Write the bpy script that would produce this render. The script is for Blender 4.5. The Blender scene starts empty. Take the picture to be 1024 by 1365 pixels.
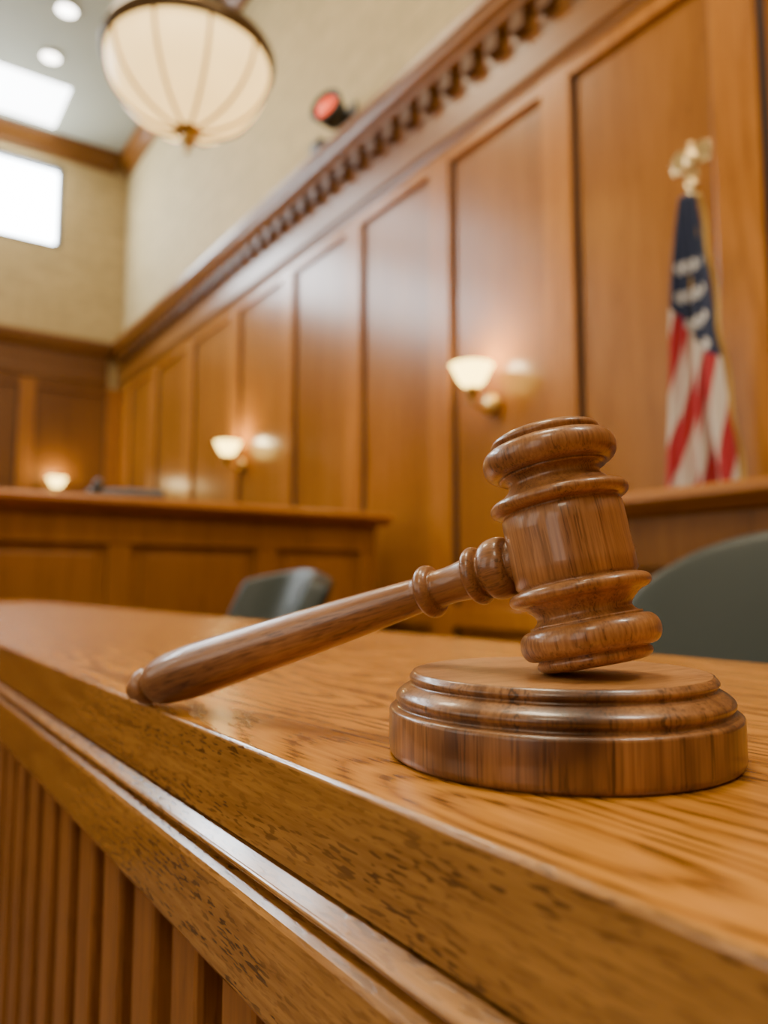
import bpy, math, random
from mathutils import Vector, Matrix
random.seed(3)
pi=math.pi
S=bpy.context.scene
COL=S.collection
CZ=1.1535   # eye height
DZ=1.10     # desk top height

# ------------------------------------------------------------------ materials
def new_mat(name):
    m=bpy.data.materials.new(name); m.use_nodes=True
    nt=m.node_tree
    b=nt.nodes['Principled BSDF']
    return m,nt,b
def N(nt,t,**kw):
    n=nt.nodes.new(t)
    for k,v in kw.items(): setattr(n,k,v)
    return n
def math_n(nt,op,a,b=None,clamp=False):
    n=N(nt,'ShaderNodeMath',operation=op); n.use_clamp=clamp
    for i,v in enumerate((a,b)):
        if v is None: continue
        if isinstance(v,(int,float)): n.inputs[i].default_value=v
        else: nt.links.new(v,n.inputs[i])
    return n.outputs[0]
def mixc(nt,f,a,b,mode='MIX'):
    n=N(nt,'ShaderNodeMix',data_type='RGBA',blend_type=mode)
    for i,v in ((0,f),(6,a),(7,b)):
        if isinstance(v,(int,float)): n.inputs[i].default_value=v
        elif isinstance(v,tuple): n.inputs[i].default_value=(*v,1)
        else: nt.links.new(v,n.inputs[i])
    return n.outputs[2]
def maprange(nt,v,a,b,c=0.,d=1.,smooth=True):
    n=N(nt,'ShaderNodeMapRange')
    if smooth: n.interpolation_type='SMOOTHSTEP'
    nt.links.new(v,n.inputs[0])
    for i,x in enumerate((a,b,c,d)): n.inputs[i+1].default_value=x
    return n.outputs[0]
def noise(nt,vec,scale,detail=3,rough=.55,dist=0.):
    n=N(nt,'ShaderNodeTexNoise')
    n.inputs['Scale'].default_value=scale; n.inputs['Detail'].default_value=detail
    n.inputs['Roughness'].default_value=rough; n.inputs['Distortion'].default_value=dist
    nt.links.new(vec,n.inputs['Vector']); return n.outputs['Fac']
def scaled(nt,vec,axis,s,loc=(0,0,0)):
    n=N(nt,'ShaderNodeMapping'); sc=[1,1,1]; sc['XYZ'.index(axis)]=s
    n.inputs['Scale'].default_value=sc; n.inputs['Location'].default_value=loc
    nt.links.new(vec,n.inputs['Vector']); return n.outputs[0]
def wood(name,dark,mid,light,axis='Y',ring_scale=20,rings=7,ring_amt=.5,stretch=.12,
         fiber=400,fstretch=.03,pore_scale=700,pstretch=.06,pore=.5,pore_lo=.56,
         rough=.3,coat=.3,bump=.05,big=.35,bigscale=3,crough=.12,spec=.5,ringpow=1.6,porebase=.25,dist=.25):
    m,nt,b=new_mat(name)
    tc=N(nt,'ShaderNodeTexCoord').outputs['Object']
    v1=scaled(nt,tc,axis,stretch)
    n1=noise(nt,v1,ring_scale,2,.45,dist)
    r=math_n(nt,'MULTIPLY',n1,rings)
    r=math_n(nt,'PINGPONG',r,.5)
    r=math_n(nt,'MULTIPLY',r,2.)
    r=math_n(nt,'POWER',r,ringpow)                 # latewood line
    v2=scaled(nt,tc,axis,fstretch)
    f=noise(nt,v2,fiber,3,.6)
    v3=scaled(nt,tc,axis,pstretch,(3.1,1.7,.3))
    p=noise(nt,v3,pore_scale,1,.5)
    p=maprange(nt,p,pore_lo,pore_lo+.1)
    bg=noise(nt,scaled(nt,tc,axis,.4,(7,3,1)),bigscale,2,.5)
    t=math_n(nt,'MULTIPLY',r,ring_amt)
    ff=maprange(nt,f,.3,.7)
    t=math_n(nt,'ADD',t,math_n(nt,'MULTIPLY',ff,1-ring_amt))
    c=mixc(nt,t,light,mid)
    bb=math_n(nt,'MULTIPLY',maprange(nt,bg,.35,.7),big)
    c=mixc(nt,bb,c,dark)
    pa=math_n(nt,'MULTIPLY',p,math_n(nt,'ADD',math_n(nt,'MULTIPLY',r,1-porebase),porebase))
    pa=math_n(nt,'MULTIPLY',pa,pore)
    c=mixc(nt,pa,c,tuple(x*.4 for x in dark))
    nt.links.new(c,b.inputs['Base Color'])
    b.inputs['Roughness'].default_value=rough
    b.inputs['Coat Weight'].default_value=coat
    b.inputs['Coat Roughness'].default_value=crough
    b.inputs['Specular IOR Level'].default_value=spec
    bp=N(nt,'ShaderNodeBump'); bp.inputs['Strength'].default_value=bump
    bp.inputs['Distance'].default_value=.001
    h=math_n(nt,'SUBTRACT',math_n(nt,'MULTIPLY',f,.4),pa)
    nt.links.new(h,bp.inputs['Height']); nt.links.new(bp.outputs[0],b.inputs['Normal'])
    return m
def plain(name,col,rough=.5,metal=0.,coat=0.,nscale=30,namt=.15,bump=0.):
    m,nt,b=new_mat(name)
    tc=N(nt,'ShaderNodeTexCoord').outputs['Object']
    n=noise(nt,tc,nscale,3)
    c=mixc(nt,n,tuple(x*(1-namt) for x in col),tuple(min(1,x*(1+namt)) for x in col))
    nt.links.new(c,b.inputs['Base Color'])
    b.inputs['Roughness'].default_value=rough; b.inputs['Metallic'].default_value=metal
    b.inputs['Coat Weight'].default_value=coat
    if bump:
        bp=N(nt,'ShaderNodeBump'); bp.inputs['Strength'].default_value=bump; bp.inputs['Distance'].default_value=.002
        nt.links.new(n,bp.inputs['Height']); nt.links.new(bp.outputs[0],b.inputs['Normal'])
    return m
def emis(name,col,strength,base=(.8,.8,.8),nscale=6,namt=.15):
    m,nt,b=new_mat(name)
    tc=N(nt,'ShaderNodeTexCoord').outputs['Object']
    n=noise(nt,tc,nscale,2)
    c=mixc(nt,n,tuple(x*(1-namt) for x in col),col)
    nt.links.new(c,b.inputs['Emission Color'])
    b.inputs['Emission Strength'].default_value=strength
    b.inputs['Base Color'].default_value=(*base,1); b.inputs['Roughness'].default_value=.4
    return m
def plaster(name,col,plane):
    m,nt,b=new_mat(name)
    tc=N(nt,'ShaderNodeTexCoord').outputs['Object']
    sp=N(nt,'ShaderNodeSeparateXYZ'); nt.links.new(tc,sp.inputs[0])
    cb=N(nt,'ShaderNodeCombineXYZ')
    nt.links.new(sp.outputs['Y' if plane=='YZ' else 'X'],cb.inputs[0]); nt.links.new(sp.outputs['Z'],cb.inputs[1])
    br=N(nt,'ShaderNodeTexBrick'); nt.links.new(cb.outputs[0],br.inputs['Vector'])
    br.inputs['Scale'].default_value=1.; br.inputs['Brick Width'].default_value=.3; br.inputs['Row Height'].default_value=.1
    br.inputs['Mortar Size'].default_value=.006
    br.inputs['Color1'].default_value=(*col,1); br.inputs['Color2'].default_value=(*[x*.84 for x in col],1)
    br.inputs['Mortar'].default_value=(*[x*.66 for x in col],1)
    n=noise(nt,tc,9,6,.7)
    c=mixc(nt,.32,br.outputs[0],mixc(nt,maprange(nt,n,.3,.7),tuple(x*.62 for x in col),tuple(x*1.1 for x in col)))
    nt.links.new(c,b.inputs['Base Color']); b.inputs['Roughness'].default_value=.75
    bp=N(nt,'ShaderNodeBump'); bp.inputs['Strength'].default_value=.35; bp.inputs['Distance'].default_value=.01
    nt.links.new(noise(nt,tc,40,4,.7),bp.inputs['Height']); nt.links.new(bp.outputs[0],b.inputs['Normal'])
    return m

M={}
M['desk']=wood('oak_desktop',(.25,.086,.010),(.26,.090,.010),(.66,.280,.036),axis='Y',ring_scale=16,rings=18,ring_amt=.66,
   stretch=.13,fiber=380,fstretch=.05,pore_scale=460,pstretch=.10,pore=1.,pore_lo=.48,rough=.27,coat=.2,bump=.12,big=.1,bigscale=5,ringpow=2.2,porebase=.08,dist=.1)
M['edge']=wood('oak_edge',(.22,.090,.018),(.31,.134,.028),(.60,.285,.070),axis='Y',ring_scale=20,rings=7,ring_amt=.35,
   stretch=.1,fiber=500,fstretch=.06,pore_scale=850,pstretch=.16,pore=.9,pore_lo=.54,rough=.22,coat=.8,bump=.15,big=.3,bigscale=7)
M['slat']=wood('oak_slat',(.17,.062,.014),(.27,.100,.022),(.44,.178,.042),axis='Z',ring_scale=16,rings=3,ring_amt=.3,
   stretch=.1,fiber=300,fstretch=.05,pore=.5,rough=.35,coat=.15)
M['gavel']=wood('gavel_wood',(.16,.056,.016),(.25,.097,.028),(.49,.226,.076),axis='Z',ring_scale=42,rings=6,ring_amt=.4,
   stretch=.12,fiber=1000,fstretch=.04,pore_scale=1700,pstretch=.05,pore=.7,pore_lo=.52,rough=.35,coat=.4,bump=.04,big=.55,bigscale=24,crough=.08)
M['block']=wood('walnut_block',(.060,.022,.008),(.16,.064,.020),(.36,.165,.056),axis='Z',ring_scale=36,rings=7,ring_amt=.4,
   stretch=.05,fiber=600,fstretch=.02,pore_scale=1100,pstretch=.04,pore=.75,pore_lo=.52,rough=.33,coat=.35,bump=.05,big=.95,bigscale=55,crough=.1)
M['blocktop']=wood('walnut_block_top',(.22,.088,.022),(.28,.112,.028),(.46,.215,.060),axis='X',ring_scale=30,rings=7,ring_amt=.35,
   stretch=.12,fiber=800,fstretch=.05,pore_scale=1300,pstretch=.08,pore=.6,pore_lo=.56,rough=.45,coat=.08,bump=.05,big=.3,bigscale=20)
def wallwood(nm,k,axis='Z',**kw):
    a=dict(ring_scale=2.6,rings=9,ring_amt=.4,stretch=.10,fiber=80,fstretch=.05,pore_scale=160,pstretch=.05,pore=.35,
           rough=.24,coat=0.,bump=.02,big=.45,bigscale=1.3,spec=.36); a.update(kw)
    return wood(nm,tuple(x*k for x in(.23,.078,.011)),tuple(x*k for x in(.32,.118,.017)),tuple(x*k for x in(.46,.182,.029)),axis=axis,**a)
M['panel']=wallwood('wall_panel_veneer',.84)
M['stile']=wallwood('wall_stile_wood',1.12)
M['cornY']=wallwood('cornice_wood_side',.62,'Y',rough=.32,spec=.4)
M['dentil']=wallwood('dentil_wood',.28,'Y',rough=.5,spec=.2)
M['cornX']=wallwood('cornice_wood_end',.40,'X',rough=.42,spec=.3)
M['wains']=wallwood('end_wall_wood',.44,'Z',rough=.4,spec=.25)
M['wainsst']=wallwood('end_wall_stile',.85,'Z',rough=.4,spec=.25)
M['bench']=wallwood('bench_wood',.74,'Z',rough=.36,spec=.28)
M['benchtop']=wallwood('bench_top_wood',1.35,'X',rough=.25,spec=.5)
M['groove']=plain('groove_shade',(.028,.009,.003),.7)  # groove depth painted as shade: near-black strips beside the stiles
M['dark']=plain('slat_gap_shade',(.010,.004,.002),.7)  # near-black cabinet colour paints the shade between the slats
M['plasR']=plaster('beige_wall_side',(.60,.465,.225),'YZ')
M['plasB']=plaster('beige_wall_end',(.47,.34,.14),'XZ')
M['ceil']=plain('ceiling_plaster',(.38,.38,.29),.8,nscale=2,namt=.05)
M['floor']=plain('carpet_floor',(.08,.045,.03),.95,nscale=120,namt=.3,bump=.3)
M['brass']=plain('aged_brass',(.55,.36,.11),.28,metal=1.,nscale=40)
M['bronze']=plain('dark_bronze',(.10,.060,.025),.35,metal=.8,nscale=40)
M['gold']=plain('gold_fringe',(.50,.30,.05),.5,metal=.2,nscale=200,namt=.4)
M['rib']=plain('brass_rib',(.42,.24,.06),.4,metal=.5,nscale=60)
M['finial']=plain('pale_gold_finial',(.80,.58,.26),.25,metal=.9,nscale=60)
M['leather']=plain('grey_green_leather',(.018,.026,.020),.42,nscale=220,namt=.15,bump=.25)
M['black']=plain('black_plastic',(.02,.02,.022),.4)
M['bowl']=emis('alabaster_glass',(1.,.64,.21),3.0,(.8,.7,.5),nscale=4,namt=.25)
M['sconce']=emis('sconce_glass',(1.,.70,.17),10.,(.9,.8,.6))
M['pane']=emis('daylight_window_pane',(.86,.94,1.),24.,namt=.03)
M['bigpane']=emis('left_fill_pane',(1.,.93,.82),2.0,namt=.03)  # glowing panes out of view, added to light the room softly
M['sky']=emis('skylight_diffuser',(.95,.98,1.),10.,namt=.03)
M['down']=emis('downlight_lens',(1.,.95,.85),14.,namt=.02)
M['red']=emis('red_signal_lens',(1.,.07,.015),2.4,namt=.6,nscale=14,base=(.4,.05,.02))
M['frame']=plain('window_frame_dark',(.04,.05,.06),.4)

# flag
def flag_mat():
    m,nt,b=new_mat('flag_cloth')
    uv=N(nt,'ShaderNodeUVMap').outputs[0]
    sp=N(nt,'ShaderNodeSeparateXYZ'); nt.links.new(uv,sp.inputs[0])
    u,v=sp.outputs[0],sp.outputs[1]
    s=math_n(nt,'ADD',math_n(nt,'MULTIPLY',u,4.4),math_n(nt,'MULTIPLY',v,3.6))
    s=math_n(nt,'FRACT',math_n(nt,'ADD',s,20.2))
    red=math_n(nt,'GREATER_THAN',s,.5)
    c=mixc(nt,red,(.66,.60,.52),(.42,.012,.022))
    cu=math_n(nt,'FRACT',math_n(nt,'MULTIPLY',u,4)); cv=math_n(nt,'FRACT',math_n(nt,'MULTIPLY',v,14))
    cu=math_n(nt,'SUBTRACT',cu,.5); cv=math_n(nt,'SUBTRACT',cv,.5)
    d=math_n(nt,'ADD',math_n(nt,'MULTIPLY',cu,cu),math_n(nt,'MULTIPLY',cv,cv))
    star=math_n(nt,'MULTIPLY',math_n(nt,'LESS_THAN',d,.05),math_n(nt,'GREATER_THAN',v,.13))
    blue=mixc(nt,star,(.012,.024,.075),(.65,.65,.65))
    lim=math_n(nt,'ADD',.28,math_n(nt,'MULTIPLY',u,.15))
    can=math_n(nt,'LESS_THAN',v,lim)
    c=mixc(nt,can,c,blue)
    nt.links.new(c,b.inputs['Base Color']); b.inputs['Roughness'].default_value=.7
    b.inputs['Sheen Weight'].default_value=.1
    return m
M['flag']=flag_mat()

# ------------------------------------------------------------------ mesh helpers
class MB:
    def __init__(s): s.v=[];s.f=[];s.m=[];s.sm=[];s.mats=[];s.uv=None
    def mi(s,k):
        if k not in s.mats: s.mats.append(k)
        return s.mats.index(k)
    def box(s,x0,x1,y0,y1,z0,z1,k):
        i=len(s.v); x0,x1=sorted((x0,x1)); y0,y1=sorted((y0,y1)); z0,z1=sorted((z0,z1))
        s.v+=[(x,y,z) for z in(z0,z1) for y in(y0,y1) for x in(x0,x1)]
        for q in((0,2,3,1),(4,5,7,6),(0,1,5,4),(2,6,7,3),(0,4,6,2),(1,3,7,5)):
            s.f.append([i+a for a in q]); s.m.append(s.mi(k)); s.sm.append(False)
        return s
    def prism(s,pts,axis,a,b,k,smooth=False,cap=True):
        """pts: 2D closed polygon. axis 'Y': (x,z); 'X': (y,z); 'Z': (x,y)"""
        def P(p,t):
            return {'Y':(p[0],t,p[1]),'X':(t,p[0],p[1]),'Z':(p[0],p[1],t)}[axis]
        n=len(pts); i=len(s.v)
        s.v+=[P(p,a) for p in pts]+[P(p,b) for p in pts]
        for j in range(n):
            s.f.append([i+j,i+(j+1)%n,i+n+(j+1)%n,i+n+j]); s.m.append(s.mi(k)); s.sm.append(smooth)
        if cap:
            s.f.append([i+j for j in range(n)][::-1]); s.f.append([i+n+j for j in range(n)])
            s.m+=[s.mi(k)]*2; s.sm+=[False]*2
        return s
    def lathe(s,prof,k,mat=None,seg=64,smooth=True):
        """prof: (r,z)"""
        mat=mat or Matrix(); rings=[]
        for r,z in prof:
            if r<1e-6:
                rings.append([len(s.v)]); s.v.append(tuple(mat@Vector((0,0,z))))
            else:
                i=len(s.v); rings.append(list(range(i,i+seg)))
                for j in range(seg):
                    a=2*pi*j/seg; s.v.append(tuple(mat@Vector((r*math.cos(a),r*math.sin(a),z))))
        for A,B in zip(rings,rings[1:]):
            for j in range(seg):
                q=[A[j%len(A)],A[(j+1)%len(A)],B[(j+1)%len(B)],B[j%len(B)]]
                o=[]
                for x in q:
                    if x not in o:o.append(x)
                if len(o)>2: s.f.append(o); s.m.append(s.mi(k)); s.sm.append(smooth)
        return s
    def tube(s,pts,r,k,seg=12):
        pts=[Vector(p) for p in pts]; prev=None
        for i,p in enumerate(pts):
            t=(pts[min(i+1,len(pts)-1)]-pts[max(i-1,0)]).normalized()
            u=t.orthogonal().normalized() if i==0 else (U-t*U.dot(t)).normalized()
            U=u; w=t.cross(u); rr=r[i] if isinstance(r,(list,tuple)) else r
            i0=len(s.v)
            for j in range(seg):
                a=2*pi*j/seg; s.v.append(tuple(p+u*rr*math.cos(a)+w*rr*math.sin(a)))
            if prev is not None:
                for j in range(seg):
                    s.f.append([prev+j,prev+(j+1)%seg,i0+(j+1)%seg,i0+j]); s.m.append(s.mi(k)); s.sm.append(True)
            else:
                s.f.append([i0+j for j in range(seg)][::-1]); s.m.append(s.mi(k)); s.sm.append(False)
            prev=i0
        s.f.append([prev+j for j in range(seg)]); s.m.append(s.mi(k)); s.sm.append(False)
        return s
    def grid(s,fn,nu,nv,k,uv=False,closed=False):
        i=len(s.v)
        for b in range(nv+1):
            for a in range(nu+1): s.v.append(tuple(fn(a/nu,b/nv)))
        for b in range(nv):
            for a in range(nu):
                q=i+b*(nu+1)+a
                s.f.append([q,q+1,q+nu+2,q+nu+1]); s.m.append(s.mi(k)); s.sm.append(True)
        if uv: s.uv=(i,nu,nv)
        return s
    def make(s,name,parent=None,loc=(0,0,0),bevel=0.,seg=2,rot=None,solid=0.,subs=0,fixn=True):
        me=bpy.data.meshes.new(name); me.from_pydata(s.v,[],s.f)
        for k in s.mats: me.materials.append(M[k])
        me.polygons.foreach_set('material_index',s.m); me.polygons.foreach_set('use_smooth',s.sm)
        if s.uv:
            i,nu,nv=s.uv; l=me.uv_layers.new(name='UVMap')
            for lp in me.loops:
                q=lp.vertex_index-i; l.data[lp.index].uv=((q%(nu+1))/nu,(q//(nu+1))/nv)
        me.update()
        if fixn and not s.uv:
            import bmesh
            bm=bmesh.new(); bm.from_mesh(me); bmesh.ops.recalc_face_normals(bm,faces=bm.faces); bm.to_mesh(me); bm.free()
        o=bpy.data.objects.new(name,me); COL.objects.link(o)
        o.location=loc
        if rot: o.rotation_euler=rot
        if parent: o.parent=parent
        if solid:
            md=o.modifiers.new('s','SOLIDIFY'); md.thickness=solid; md.offset=0
        if bevel:
            md=o.modifiers.new('b','BEVEL'); md.width=bevel; md.segments=seg; md.limit_method='ANGLE'; md.angle_limit=math.radians(40)
        if subs:
            md=o.modifiers.new('ss','SUBSURF'); md.levels=subs; md.render_levels=subs
        return o
def empty(name,loc=(0,0,0),rot=None):
    e=bpy.data.objects.new(name,None); COL.objects.link(e); e.location=loc; e.empty_display_size=.1
    if rot: e.rotation_euler=rot
    return e
def bead(z0,z1,r0,r1,n=14,p=1.0):
    """half-round bead going out from r0 to r1"""
    out=[]
    for i in range(n+1):
        a=pi*i/n
        out.append((r0+(r1-r0)*math.sin(a)**p,(z0+z1)/2-(z1-z0)/2*math.cos(a)))
    return out

# ------------------------------------------------------------------ room
XW,YB,ZC=2.5,9.15,CZ+5.16      # right wall, far wall, ceiling
XL,YN=-4.5,-4.0
PT=3.46                         # top of panelling
CT=3.96                         # cornice top
w=MB()
w.box(XW,XW+.2,YN-.2,YB+.2,0,PT,'panel')
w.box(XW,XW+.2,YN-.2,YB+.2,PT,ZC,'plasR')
ys=[-3.9,-3.0,-2.1,-1.2,-.35,.5,1.33,2.165,3.0,3.86,4.75,5.70,6.73,7.77,8.7]
for y in ys:
    w.box(XW-.028,XW,y,y+.17,.18,PT,'stile')
    w.box(XW-.012,XW,y-.028,y,.18,PT,'groove')
    w.box(XW-.012,XW,y+.17,y+.182,.18,PT,'groove')
w.box(XW-.026,XW,YN,YB,PT-.07,PT,'stile')
w.box(XW-.027,XW,YN,YB,.18,.34,'stile')
w.box(XW-.026,XW,YN,YB,.95,1.05,'stile')
w.make('wall_right',bevel=.003)
c=MB()
prof=[(0,PT),(.035,PT),(.04,PT+.03),(.055,PT+.045),(.055,PT+.23),(.065,PT+.235),(.065,PT+.34),(.12,PT+.35),(.13,PT+.375),(.155,PT+.40),(.165,PT+.44),(.18,PT+.45),(.18,CT),(0,CT)]
c.prism([(XW-a,z) for a,z in prof],'Y',YN,YB,'cornY')
y=YN+.05
while y<YB-.2:
    c.box(XW-.115,XW-.065,y,y+.085,PT+.25,PT+.345,'dentil'); y+=.175
c.make('trim_1',bevel=.003)
w=MB()
wx0,wx1,wz0,wz1=-.9,1.76,CZ+3.87,CZ+4.86
vx0,vx1=-4.0,-1.25
w.box(XL-.2,XW,YB,YB+.2,0,PT,'wains')
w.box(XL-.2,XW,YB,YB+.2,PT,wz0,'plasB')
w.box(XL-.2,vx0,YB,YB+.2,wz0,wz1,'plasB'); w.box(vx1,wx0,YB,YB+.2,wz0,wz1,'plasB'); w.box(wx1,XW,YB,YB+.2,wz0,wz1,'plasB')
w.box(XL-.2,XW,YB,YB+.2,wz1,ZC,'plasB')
x=XW-.17
while x>XL:
    w.box(x,x+.17,YB-.028,YB,.18,PT,'wainsst'); w.box(x-.02,x,YB-.01,YB,.18,PT,'groove'); w.box(x+.17,x+.185,YB-.01,YB,.18,PT,'groove'); x-=.94
w.box(XL,XW,YB-.026,YB,PT-.1,PT,'wains'); w.box(XL,XW,YB-.026,YB,.18,.34,'wains')
w.make('wall_back',bevel=.003)
c=MB(); c.prism([(YB-a,z) for a,z in prof],'X',XL,XW-.18,'cornX'); c.make('trim_2',bevel=.003)
# ceiling crown
cr=[(0,ZC-.21),(.03,ZC-.21),(.04,ZC-.16),(.10,ZC-.10),(.13,ZC-.04),(.15,ZC-.03),(.15,ZC),(0,ZC)]
c=MB(); c.prism([(XW-a,z) for a,z in cr],'Y',YN,YB,'cornY'); c.make('trim_3')
c=MB(); c.prism([(YB-a,z) for a,z in cr],'X',XL,XW-.15,'cornX'); c.make('trim_4')
MB().box(XW-.035,XW-.03+.002,YN,YB,0,.18,'cornY').make('baseboard_right')
MB().box(XL,XW-.04,YB-.035,YB-.028,0,.18,'cornX').make('baseboard_back')
MB().box(XL-.2,XW+.2,YN-.2,YB+.2,-.1,0,'floor').make('floor')
# ceiling with skylight opening
sx0,sx1,sy0,sy1=-3.4,1.60,8.08,8.96  # left stretch, out of view, added to brighten the moulding highlights
c=MB()
c.box(XL-.2,XW+.2,YN-.2,sy0,ZC,ZC+.2,'ceil'); c.box(XL-.2,XW+.2,sy1,YB+.2,ZC,ZC+.2,'ceil')
c.box(XL-.2,sx0,sy0,sy1,ZC,ZC+.2,'ceil'); c.box(sx1,XW+.2,sy0,sy1,ZC,ZC+.2,'ceil')
c.make('ceiling')
MB().box(sx0,sx1,sy0,sy1,ZC+.04,ZC+.06,'sky').make('window_3')
# back windows; the left one is unseen, added for highlights on the desk moulding
for nm,a0,a1 in(('window_1',wx0,wx1),('window_2',vx0,vx1)):
    e=empty(nm,(0,YB,0)); mid=(a0+a1)/2
    MB().box(a0,a1,.10,.12,wz0,wz1,'pane').make('pane',e)
    f=MB()
    for a,b in((a0,a0+.05),(a1-.05,a1),(mid-.025,mid+.025)): f.box(a,b,.02,.10,wz0,wz1,'frame')
    f.box(a0,a1,.02,.10,wz0,wz0+.05,'frame'); f.box(a0,a1,.02,.10,wz1-.05,wz1,'frame')
    f.make('frame',e)
# left wall with tall windows, unseen and added as soft fill; near wall
w=MB(); w.box(XL-.2,XL,YN,YB,0,1.3,'wains'); w.box(XL-.2,XL,YN,YB,4.6,ZC,'plasR')
wins=[(-2.6,-.4),(1.0,3.2),(4.6,6.8)]
e0=YN
for a,b in wins: w.box(XL-.2,XL,e0,a,1.3,4.6,'plasR'); e0=b
w.box(XL-.2,XL,e0,YB,1.3,4.6,'plasR'); w.make('wall_left')
for i,(a,b) in enumerate(wins):
    e=empty('window_%d'%(4+i),(XL,0,0))
    MB().box(-.14,-.12,a,b,1.3,4.6,'bigpane').make('pane',e)
    f=MB()
    for q in(a,(a+b)/2-.03,b-.06): f.box(-.12,-.02,q,q+.06,1.3,4.6,'frame')
    for q in(1.3,2.9,4.54): f.box(-.12,-.02,a,b,q,q+.06,'frame')
    f.make('frame',e)
MB().box(XL-.2,XW,YN-.2,YN,0,PT,'wains').box(XL-.2,XW,YN-.2,YN,PT,ZC,'plasB').make('wall_front')

# ------------------------------------------------------------------ downlights
for i,(x,y) in enumerate([(1.30,6.93),(1.31,7.67),(1.3,6.18),(-1.5,6.93),(-1.5,3.5),(1.3,.5)]):
    e=empty('recessed_downlight' if i==0 else 'recessed_downlight.%03d'%i,(x,y,ZC))
    MB().lathe([(.0,-.012),(.085,-.012),(.085,-.004)],'down',seg=32).make('lens',e)
    MB().lathe([(.085,-.001),(.085,-.018),(.105,-.018),(.115,-.001)],'ceil',seg=32).make('ring',e)

# ------------------------------------------------------------------ pendant bowl lamp
cx,cy=1.135,3.225; rz=CZ+2.385; R=.365; D=.335
e=empty('pendant_bowl_lamp',(cx,cy,rz))
pr=[(R*math.cos(a),-D*math.sin(a)) for a in [pi/2*i/24 for i in range(25)]]; pr[-1]=(0,-D)
MB().lathe(pr,'bowl',seg=96).make('glass_bowl',e)
r=MB()
for j in range(10):
    a=2*pi*j/10+.2
    pts=[((q+.003)*math.cos(a),(q+.003)*math.sin(a),z-.002) for q,z in pr[:-1]]
    r.tube(pts,.0075,'rib',8)
r.make('ribs',e)
MB().lathe([(R-.01,-.018),(R+.012,-.028),(R+.022,-.010),(R+.024,.02),(R+.012,.045),(R-.01,.05),(R-.012,.02),(R-.01,-.018)],'bronze',seg=96).make('rim_band',e)
MB().lathe([(0,-D+.02),(.06,-D+.012),(.062,-D-.006),(.035,-D-.018),(.022,-D-.032),(.034,-D-.045),(.036,-D-.056),(.02,-D-.07),(.012,-D-.085),(.016,-D-.095),(.012,-D-.108),(0,-D-.113)],'brass',seg=32).make('finial',e)
r=MB()
for j in range(3):
    a=2*pi*j/3+.5
    r.tube([(R*math.cos(a),R*math.sin(a),.04),(.03*math.cos(a),.03*math.sin(a),.75)],.007,'bronze',8)
r.lathe([(0,.70),(.04,.72),(.05,.76),(.03,.80),(.014,.84),(.014,ZC-rz-.09),(.07,ZC-rz-.07),(.09,ZC-rz-.02),(.09,ZC-rz-.002),(0,ZC-rz-.002)],'bronze',seg=24)
r.make('stem',e)

# ------------------------------------------------------------------ sconces
def sconce(name,loc,rotz):
    """local: wall is at +X .12"""
    e=empty(name,loc,(0,0,rotz))
    pr=[(.018,-.085),(.035,-.078),(.058,-.055),(.075,-.025),(.086,.0),(.098,.022),(.102,.026),(.094,.024),(.080,.0),(.068,-.025),(.05,-.05),(.02,-.072),(0,-.074)]
    MB().lathe(pr,'sconce',seg=48).make('glass_shade',e)
    b=MB().lathe([(0,-.165),(.012,-.16),(.02,-.15),(.012,-.138),(.022,-.125),(.03,-.11),(.036,-.09),(.034,-.078),(0,-.078)],'brass',seg=32)
    b.tube([(0,0,-.14),(.03,0,-.165),(.06,0,-.18),(.09,0,-.17),(.105,0,-.15)],.009,'brass')
    b.make('arm',e)
    mt=Matrix.Translation((.12,0,-.15))@Matrix.Rotation(-pi/2,4,'Y')
    MB().lathe([(.055,.0),(.055,.008),(.04,.015),(.02,.022),(0,.024)],'brass',mt,32).make('backplate',e)
    L=bpy.data.lights.new(name+'_bulb','POINT'); L.energy=8; L.color=(1,.80,.40); L.shadow_soft_size=.04
    o=bpy.data.objects.new('bulb',L); COL.objects.link(o); o.parent=e; o.location=(0,0,.05)
sconce('wall_sconce',(XW-.148,2.69,CZ+1.01),0)
sconce('wall_sconce.001',(XW-.148,5.58,CZ+1.09),0)
sconce('wall_sconce.002',(1.79,YB-.148,CZ+1.16),pi/2)

# ------------------------------------------------------------------ signal beacon on wall
e=empty('wall_signal_light',(XW-.16,4.01,CZ+3.01))
mt=Matrix.Rotation(math.radians(-75),4,'Y')@Matrix.Rotation(math.radians(20),4,'X')
MB().lathe([(0,-.10),(.06,-.10),(.085,-.07),(.10,.0),(.115,.03),(.118,.06),(.100,.062),(.085,.03),(0,.03)],'black',mt,40).make('housing',e)
MB().lathe([(.080,.034),(.07,.05),(.045,.062),(0,.066)],'red',mt,40).make('lens',e)
MB().box(.05,.16,-.03,.03,-.03,.03,'black').box(.145,.16,-.07,.07,-.09,.09,'black').make('bracket',e,bevel=.004)
e=empty('small_speaker',(XW-.09,4.25,CT))
MB().box(-.05,.05,-.05,.05,0,.02,'black').box(-.012,.012,-.012,.012,.02,.04,'black').box(-.05,.04,-.06,.06,.04,.13,'black').make('cabinet',e,bevel=.006)
MB().lathe([(.035,0),(.03,.004),(0,.002)],'frame',Matrix.Translation((-.05,0,.085))@Matrix.Rotation(-pi/2,4,'Y'),24).make('cone',e)

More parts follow.
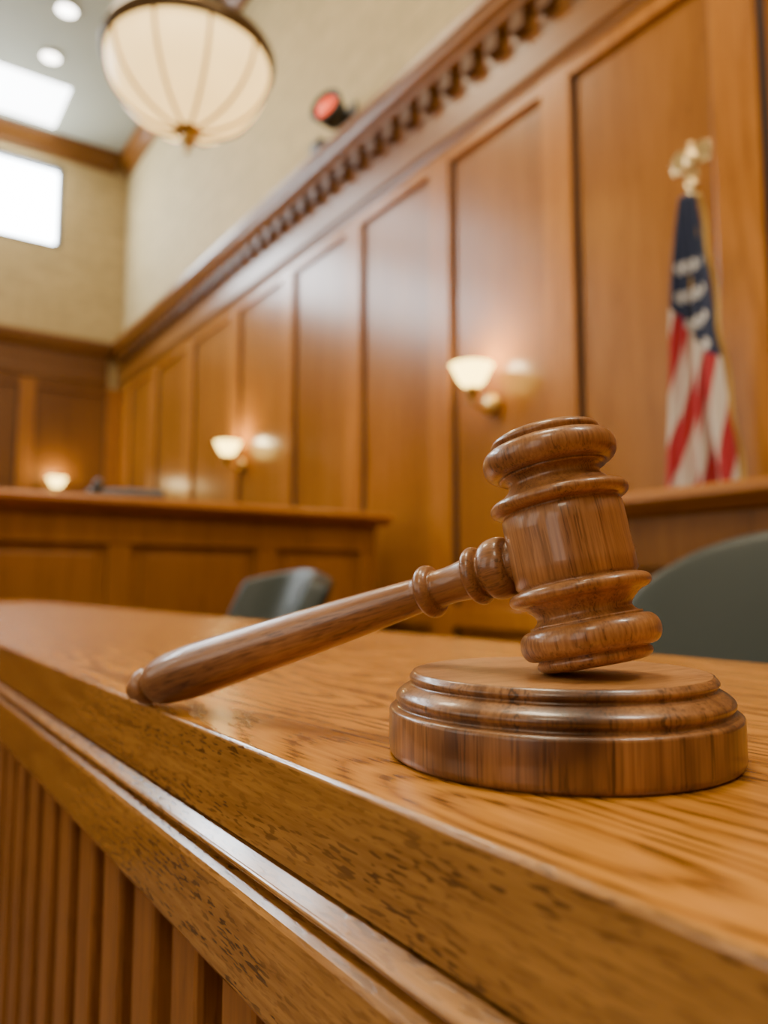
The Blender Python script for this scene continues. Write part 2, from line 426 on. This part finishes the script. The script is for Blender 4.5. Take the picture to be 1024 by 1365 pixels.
# ------------------------------------------------------------------ foreground desk
X0,X1=.1115,.52; YA,YE=-1.4,3.05
e=empty('courtroom_desk')
def arc(cx,cz,r,a0,a1,n=6): return [(cx+r*math.cos(math.radians(a0+(a1-a0)*i/n)),cz+r*math.sin(math.radians(a0+(a1-a0)*i/n))) for i in range(n+1)]
top=arc(X0+.0018,DZ-.0018,.0018,90,180,8)+[(X0,DZ-.0305)]+[(X0+.0015,DZ-.0318),(X0+.02,DZ-.0318),(X0+.02,DZ-.040),(X1,DZ-.040)]+arc(X1-.004,DZ-.004,.004,0,90)
t=MB().prism(top,'Y',YA,YE,'edge'); 
n=len(top)
for fi in range(n):
    a=top[fi];b=top[(fi+1)%n]
    if abs(a[1]-DZ)<1e-5 and abs(b[1]-DZ)<1e-5: t.m[fi]=t.mi('desk')
t.make('top',e)
# lower moulding: sloping fillet, quirk groove, broad lower band
lm=[(X0+.008,DZ-.0325),(X0+.001,DZ-.0328),(X0-.0030,DZ-.0358)]+arc(X0-.0025,DZ-.0372,.0013,120,240,5)+[(X0+.0005,DZ-.0392),(X0+.0025,DZ-.0396),(X0+.0025,DZ-.0418),(X0-.002,DZ-.0422),(X0-.0042,DZ-.0436),(X0-.005,DZ-.0455),(X0-.005,DZ-.074),(X0-.003,DZ-.077),(X0+.004,DZ-.0785),(X0+.008,DZ-.082),(X0+.03,DZ-.082),(X0+.03,DZ-.0405),(X0+.0195,DZ-.0405),(X0+.0195,DZ-.0325)]
MB().prism(lm,'Y',YA,YE,'edge').make('moulding',e)
s=MB(); y=YA+.02
while y<YE-.04:
    s.box(X0+.010,X0+.048,y,y+.031,.12,DZ-.082,'slat'); y+=.0545
s.make('slats',e,bevel=.003)
b=MB(); b.box(X0+.048,X1-.04,YA,YE,.0,DZ-.04,'dark'); b.box(X0+.008,X0+.048,YA,YE,0,.12,'slat'); b.make('cabinet',e,bevel=.002)

# ------------------------------------------------------------------ sound block
BX,BY=.1910,.1775
e=empty('sound_block',(BX,BY,DZ))
pr=[(.0,0.),(.0565,0.),(.0574,.0006),(.0580,.0014),(.0582,.003),(.0582,.0135),(.0580,.0143),(.0574,.0148),(.0562,.0150),(.0550,.0152),(.0547,.0158)]
pr+=[(.0548+.0016*math.sin(pi*i/10)-.0028*(i/10)**2*1.0,.0159+.0055*i/10) for i in range(1,11)]
pr+=[(.0516,.0216),(.0507,.0219),(.0503,.0224)]+[(.0503+.0009*math.sin(pi*i/6),.0226+.0026*i/6) for i in range(7)]+[(.0499,.0258),(.0492,.0260)]
bs=.948
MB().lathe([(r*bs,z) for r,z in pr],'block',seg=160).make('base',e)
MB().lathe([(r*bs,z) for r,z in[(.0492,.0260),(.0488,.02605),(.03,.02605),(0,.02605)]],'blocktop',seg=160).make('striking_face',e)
BT=DZ+.02605

# ------------------------------------------------------------------ gavel
ah=math.radians(12.0)
hs=.965
half=[(.0198,0),(.0199,.006),(.0198,.0112),(.0192,.0118),(.0190,.0124)]+bead(.0127,.0177,.0194,.0228)+[(.0190,.0181),(.0180,.0186)]
half+=[(.0180-.0028*math.sin(pi/2*i/8),.0188+.0035*i/8) for i in range(1,9)]
half+=[(.0152+.0016*(1-math.cos(pi/2*i/8)),.0223+.0020*i/8) for i in range(1,9)]+[(.0178,.0245),(.0180,.0251)]
half+=bead(.0254,.0352,.0176,.0223,20,.8)+[(.0176,.0356),(.0182,.0362),(.0182,.0372),(.0176,.0382),(.0160,.0390),(.0145,.0393),(.0135,.0389),(0,.0389)]
half=[(r*hs,z*hs) for r,z in half]
prof=[(r,-z) for r,z in half[::-1]]+half[1:]
low=max(z*math.cos(ah)+r*math.sin(ah) for r,z in half)
def cam2w(R_,F_): return Vector((.8241*R_+.5664*F_,-.5664*R_+.8241*F_,0))
h=cam2w(-.832,.555).normalized()
C=cam2w(.0585,.2430); C.z=BT+low+.00005
Lh=.2195
al=math.asin((C.z-DZ-.0076)/Lh)
a=Vector((0,0,math.cos(ah)))+h*math.sin(ah)
hd=h*math.cos(al)-Vector((0,0,math.sin(al)))
e=empty('gavel',C)
def orient(zv,xv):
    y=zv.cross(xv).normalized(); x=y.cross(zv).normalized()
    return Matrix((x,y,zv.normalized())).transposed().to_euler()
MB().lathe(prof,'gavel',seg=128).make('head',e,rot=orient(a,hd))
k=Lh/.2113
hp=[(.0,.014),(.0075,.014),(.0080,.0185)]+bead(.0190,.0284,.0075,.0104,16,.8)+[(.0070,.0288),(.0070,.0293)]+bead(.0297,.0346,.0074,.0100,12)
hp+=[(.0074,.0350),(.0071,.0360),(.0066,.0395),(.0063,.0430),(.0064,.0465),(.0067,.0476)]+bead(.0480,.0535,.0064,.0094,12)+[(.0066,.0539),(.0062,.0550)]
ctrl=[(.0062,.0565),(.0068,.066),(.0079,.085),(.0091,.108),(.0102,.135),(.0111,.158),(.0114,.170),(.0110,.182),(.0100,.190),(.0079,.1945),(.0064,.1958)]
def crm(p,t):
    n=len(p)-1; i=min(int(t*n),n-1); f=t*n-i
    P=[p[max(0,i-1)],p[i],p[i+1],p[min(n,i+2)]]
    return tuple(.5*(2*P[1][q]+(P[2][q]-P[0][q])*f+(2*P[0][q]-5*P[1][q]+4*P[2][q]-P[3][q])*f*f+(3*P[1][q]-P[0][q]-3*P[2][q]+P[3][q])*f**3) for q in(0,1))
hp+=[crm(ctrl,i/60) for i in range(61)]
hp+=[(.0060,.1965)]+bead(.1968,.2030,.0062,.0082,10)+[(.0060,.2035),(.0052,.2060),(.0046,.2085),(.0030,.2105),(0,.2112)]
hp=[(r,z*k) for r,z in hp]
# tilt the handle until its lowest point just rests on the desk
for _ in range(60):
    lw=min(C.z-z*math.sin(al)-r*math.cos(al) for r,z in hp)-DZ
    al+= (lw-.0001)*4
hd=h*math.cos(al)-Vector((0,0,math.sin(al)))
MB().lathe(hp,'gavel',seg=96).make('handle',e,rot=orient(hd,a))

# ------------------------------------------------------------------ benches
def bench(name,origin,L,Dp,H,rotz,stiles,topmat):
    """local: front face at y=0 facing -Y, length along +X, depth +Y"""
    e=empty(name,origin,(0,0,rotz))
    b=MB(); b.box(0,L,.02,Dp,0,H-.06,'bench')
    for s0,s1 in stiles: b.box(s0,s1,0,.02,0,H-.06,'bench')
    b.box(0,L,-.004,.02,H-.20,H-.06,'bench'); b.box(0,L,-.004,.02,0,.25,'bench')
    b.box(0,L,-.004,.02,H-.62,H-.56,'bench')
    for i in range(len(stiles)-1):
        x0=stiles[i][1];x1=stiles[i+1][0]
        for zz0,zz1 in((H-.56,H-.20),(.25,H-.62)):
            if x1-x0>.12: b.box(x0+.05,x1-.05,.006,.02,zz0+.04,zz1-.04,'bench')
    b.make('panelled_body',e,bevel=.005)
    p=[(-.075,H-.004),(-.078,H-.012),(-.078,H-.028),(-.07,H-.036),(-.05,H-.040),(-.04,H-.052),(-.02,H-.062),(-.004,H-.062),(Dp+.03,H-.062),(Dp+.03,H),(-.07,H)]
    MB().prism(p,'X',-.06,L+.06,topmat).make('top',e,bevel=.003)
    return e
HB=CZ+.375
L=4.9; ox=2.25-L
st=[(q,q+.09) for q in (0,.62,1.27,1.92,2.60)]+[(.88-ox,.98-ox),(1.56-ox,1.68-ox),(2.15-ox,2.25-ox)]
bench('judge_bench',(ox,3.35,0),L,.65,HB,0,st,'benchtop')
HB2=CZ+.245
bench('judge_bench.001',(1.75,1.52,0),3.6,.27,HB2,-pi/2,[(0,.09),(.75,.84),(1.5,1.59),(2.2,2.29),(2.9,2.99),(3.51,3.6)],'benchtop')

# telephone on bench
e=empty('desk_telephone',(1.02,3.60,HB),(0,0,-.3))
MB().prism([(-.10,0),(.10,0),(.10,.085),(-.10,.045)],'X',-.17,.17,'black').make('base',e,bevel=.005)
MB().tube([(-.125,-.07,.056),(-.125,-.06,.078),(-.125,-.02,.090),(-.125,.04,.102),(-.125,.085,.108),(-.125,.095,.088)],[.018,.02,.013,.013,.02,.018],'black').make('handset',e)

# ------------------------------------------------------------------ office chairs (facing -X)
def chair(name,loc,rotz,topz,wd=.60,cr_=.10):
    e=empty(name,loc,(0,0,rotz))
    def back(u,v):
        y=(u-.5)*wd
        uu=abs(u-.5)*2
        zt=topz-cr_*uu**5-.02*uu
        z0=.52
        z=z0+(zt-z0)*v
        ny=y*(1-.12*(1-v))*(1-.05*v**4)
        x=.0-.13*uu**2.2+.16*v**1.3-.05*math.sin(pi*v)
        return (x,ny,z)
    b=MB(); th=.075
    b.grid(back,28,20,'leather')
    o=b.make('backrest',e,solid=th,subs=1,fixn=True)
    bm=o.modifiers.new('rb','BEVEL'); bm.width=.022; bm.segments=3; bm.limit_method='ANGLE'
    o.modifiers.move(len(o.modifiers)-1,1)
    s=MB(); s.box(-.50,-.03,-.25,.25,.42,.52,'leather'); s.make('seat',e,bevel=.04,seg=5)
    for sg,nm in((-1,'left'),(1,'right')):
        y=sg*.29
        a=MB().tube([(-.02,y,.66),(-.10,y,.685),(-.28,y,.69),(-.38,y,.68),(-.43,y,.64)],[.024,.030,.030,.028,.018],'leather',14)
        a.tube([(-.34,y,.67),(-.30,y,.55),(-.24,y*.8,.44),(-.22,y*.5,.43)],.016,'black')
        a.make('arm_'+nm,e)
    l=MB().lathe([(0,.10),(.05,.10),(.05,.16),(.028,.17),(.028,.40),(.09,.41),(.09,.43),(0,.43)],'black',Matrix.Translation((-.25,0,0)),24)
    l.box(-.12,.02,-.035,.035,.40,.60,'black')
    for j in range(5):
        an=2*pi*j/5
        l.tube([(-.25,0,.12),(-.25+.28*math.cos(an),.28*math.sin(an),.075)],[.03,.018],'black')
        cxx,cyy=-.25+.28*math.cos(an),.28*math.sin(an)
        l.lathe([(0,-.02),(.03,-.02),(.032,0),(.03,.02),(0,.02)],'black',Matrix.Translation((cxx,cyy,.032))@Matrix.Rotation(an,4,'Z')@Matrix.Rotation(pi/2,4,'X'),20)
    l.make('base',e)
    return e
chair('office_chair',(1.0,.43,0),0,CZ+.085,.76)
chair('office_chair.001',(1.12,2.27,0),.15,CZ+.048,.44,.02)

# ------------------------------------------------------------------ flag
FX,FY=2.27,1.455
e=empty('flag_on_pole',(FX,FY,.0))
MB().lathe([(0,0),(.15,0),(.155,.02),(.13,.04),(.06,.07),(.03,.10),(.018,.13),(0,.13)],'brass',seg=40).lathe([(0,.12),(.013,.12),(.013,2.45),(0,2.45)],'gold',seg=16).lathe([(.013,2.43),(.02,2.445),(.02,2.46),(.012,2.47),(.022,2.485),(.026,2.505),(.018,2.52),(.01,2.525),(0,2.525)],'finial',seg=24).make('pole',e)
ft=2.455; fb=1.12
def fl(u,v):
    wd=.05+.215*v**.75
    ph=v*1.3
    z=ft-v*(ft-fb)-.04*math.sin(u*pi)*v
    y=(u-.5)*wd*-1 - .012*v + .012*math.sin(2*pi*2.3*u+5*v)*v
    x=-.035-(.010+.030*v)*math.sin(2*pi*3.4*u+ph+1.2*math.sin(4*v))-.01*math.sin(9*v+4*u)
    return (x,y,z)
g=MB().grid(fl,110,90,'flag',uv=True); g.make('flag',e,solid=.002)
fr=MB(); fr.grid(lambda u,v:tuple(Vector(fl(1,v))+Vector((.01*math.sin(v*30)+.004,-.014*u,.0))),4,90,'gold')
fr.make('gold_fringe',e,solid=.004)
cd=MB()
cd.tube([(-.02,.012+.004*math.sin(t*.9),2.46-.016*t) for t in range(22)],.006,'gold',8)
cd.tube([(-.02,-.014+.006*math.sin(t*.6),2.46-.018*t) for t in range(22)],.006,'gold',8)
cd.make('cord',e)
# eagle finial
eg=MB(); EZ=2.595
eg.lathe([(0,-.055),(.012,-.05),(.024,-.025),(.027,0),(.022,.025),(.013,.036),(.012,.040),(.016,.048),(.014,.058),(.006,.064),(0,.066)],'finial',Matrix.Translation((0,0,EZ)),24)
eg.lathe([(0,0),(.007,.004),(.004,.016),(0,.024)],'finial',Matrix.Translation((-.012,0,EZ+.052))@Matrix.Rotation(math.radians(-110),4,'Y'),12)
for sg in(-1,1):
    pts=[(0,.03),(.025,.055),(.050,.062),(.072,.045),(.080,.010),(.076,-.03),(.066,-.055),(.058,-.03),(.050,-.055),(.042,-.030),(.032,-.045),(.024,-.02),(.010,-.02)]
    q=[(sg*a*.95,EZ+b*.78) for a,b in pts]
    eg.prism(q,'X',-.008,.010,'finial')
eg.prism([(-.022,EZ-.03),(.022,EZ-.03),(.028,EZ-.065),(.0,EZ-.075),(-.028,EZ-.065)],'X',-.008,.008,'finial')
eg.make('eagle_finial',e,bevel=.004)

# ------------------------------------------------------------------ lights
def area(name,loc,target,sx,sy,en,col):
    L=bpy.data.lights.new(name,'AREA'); L.shape='RECTANGLE'; L.size=sx; L.size_y=sy; L.energy=en; L.color=col
    o=bpy.data.objects.new(name,L); COL.objects.link(o); o.location=loc
    o.rotation_euler=(Vector(target)-Vector(loc)).to_track_quat('-Z','Y').to_euler(); return o
area('added_overhead',(.2,1.0,ZC-.15),(.2,1.0,0),.8,1.2,175,(1,.82,.56))  # this and the next two: added area lamps for ceiling fill, no fixtures
area('added_overhead.001',(.2,5.2,ZC-.15),(.2,5.2,0),.8,1.2,115,(1,.80,.53))
area('added_overhead.002',(-2.6,-1.5,ZC-.15),(-1.5,-.5,0),1.2,1.8,95,(1,.86,.63))
area('added_overhead.003',(1.8,-1.4,ZC-.6),(.6,.2,1.1),.5,1.0,100,(1,.90,.74))  # extra area lamp added for highlights on gavel and sound block
w=bpy.data.worlds.new('world'); S.world=w; w.use_nodes=True
w.node_tree.nodes['Background'].inputs[0].default_value=(1,.93,.82,1)
w.node_tree.nodes['Background'].inputs[1].default_value=.15

# ------------------------------------------------------------------ camera
cam=bpy.data.cameras.new('camera'); co=bpy.data.objects.new('camera',cam); COL.objects.link(co)
co.location=(0,0,CZ); co.rotation_euler=(math.radians(95.47),0,math.radians(-34.5))
cam.sensor_fit='HORIZONTAL'; cam.sensor_width=36; cam.lens=36; cam.clip_start=.01; cam.clip_end=60
cam.dof.use_dof=True; cam.dof.focus_distance=.238; cam.dof.aperture_fstop=10.
S.camera=co
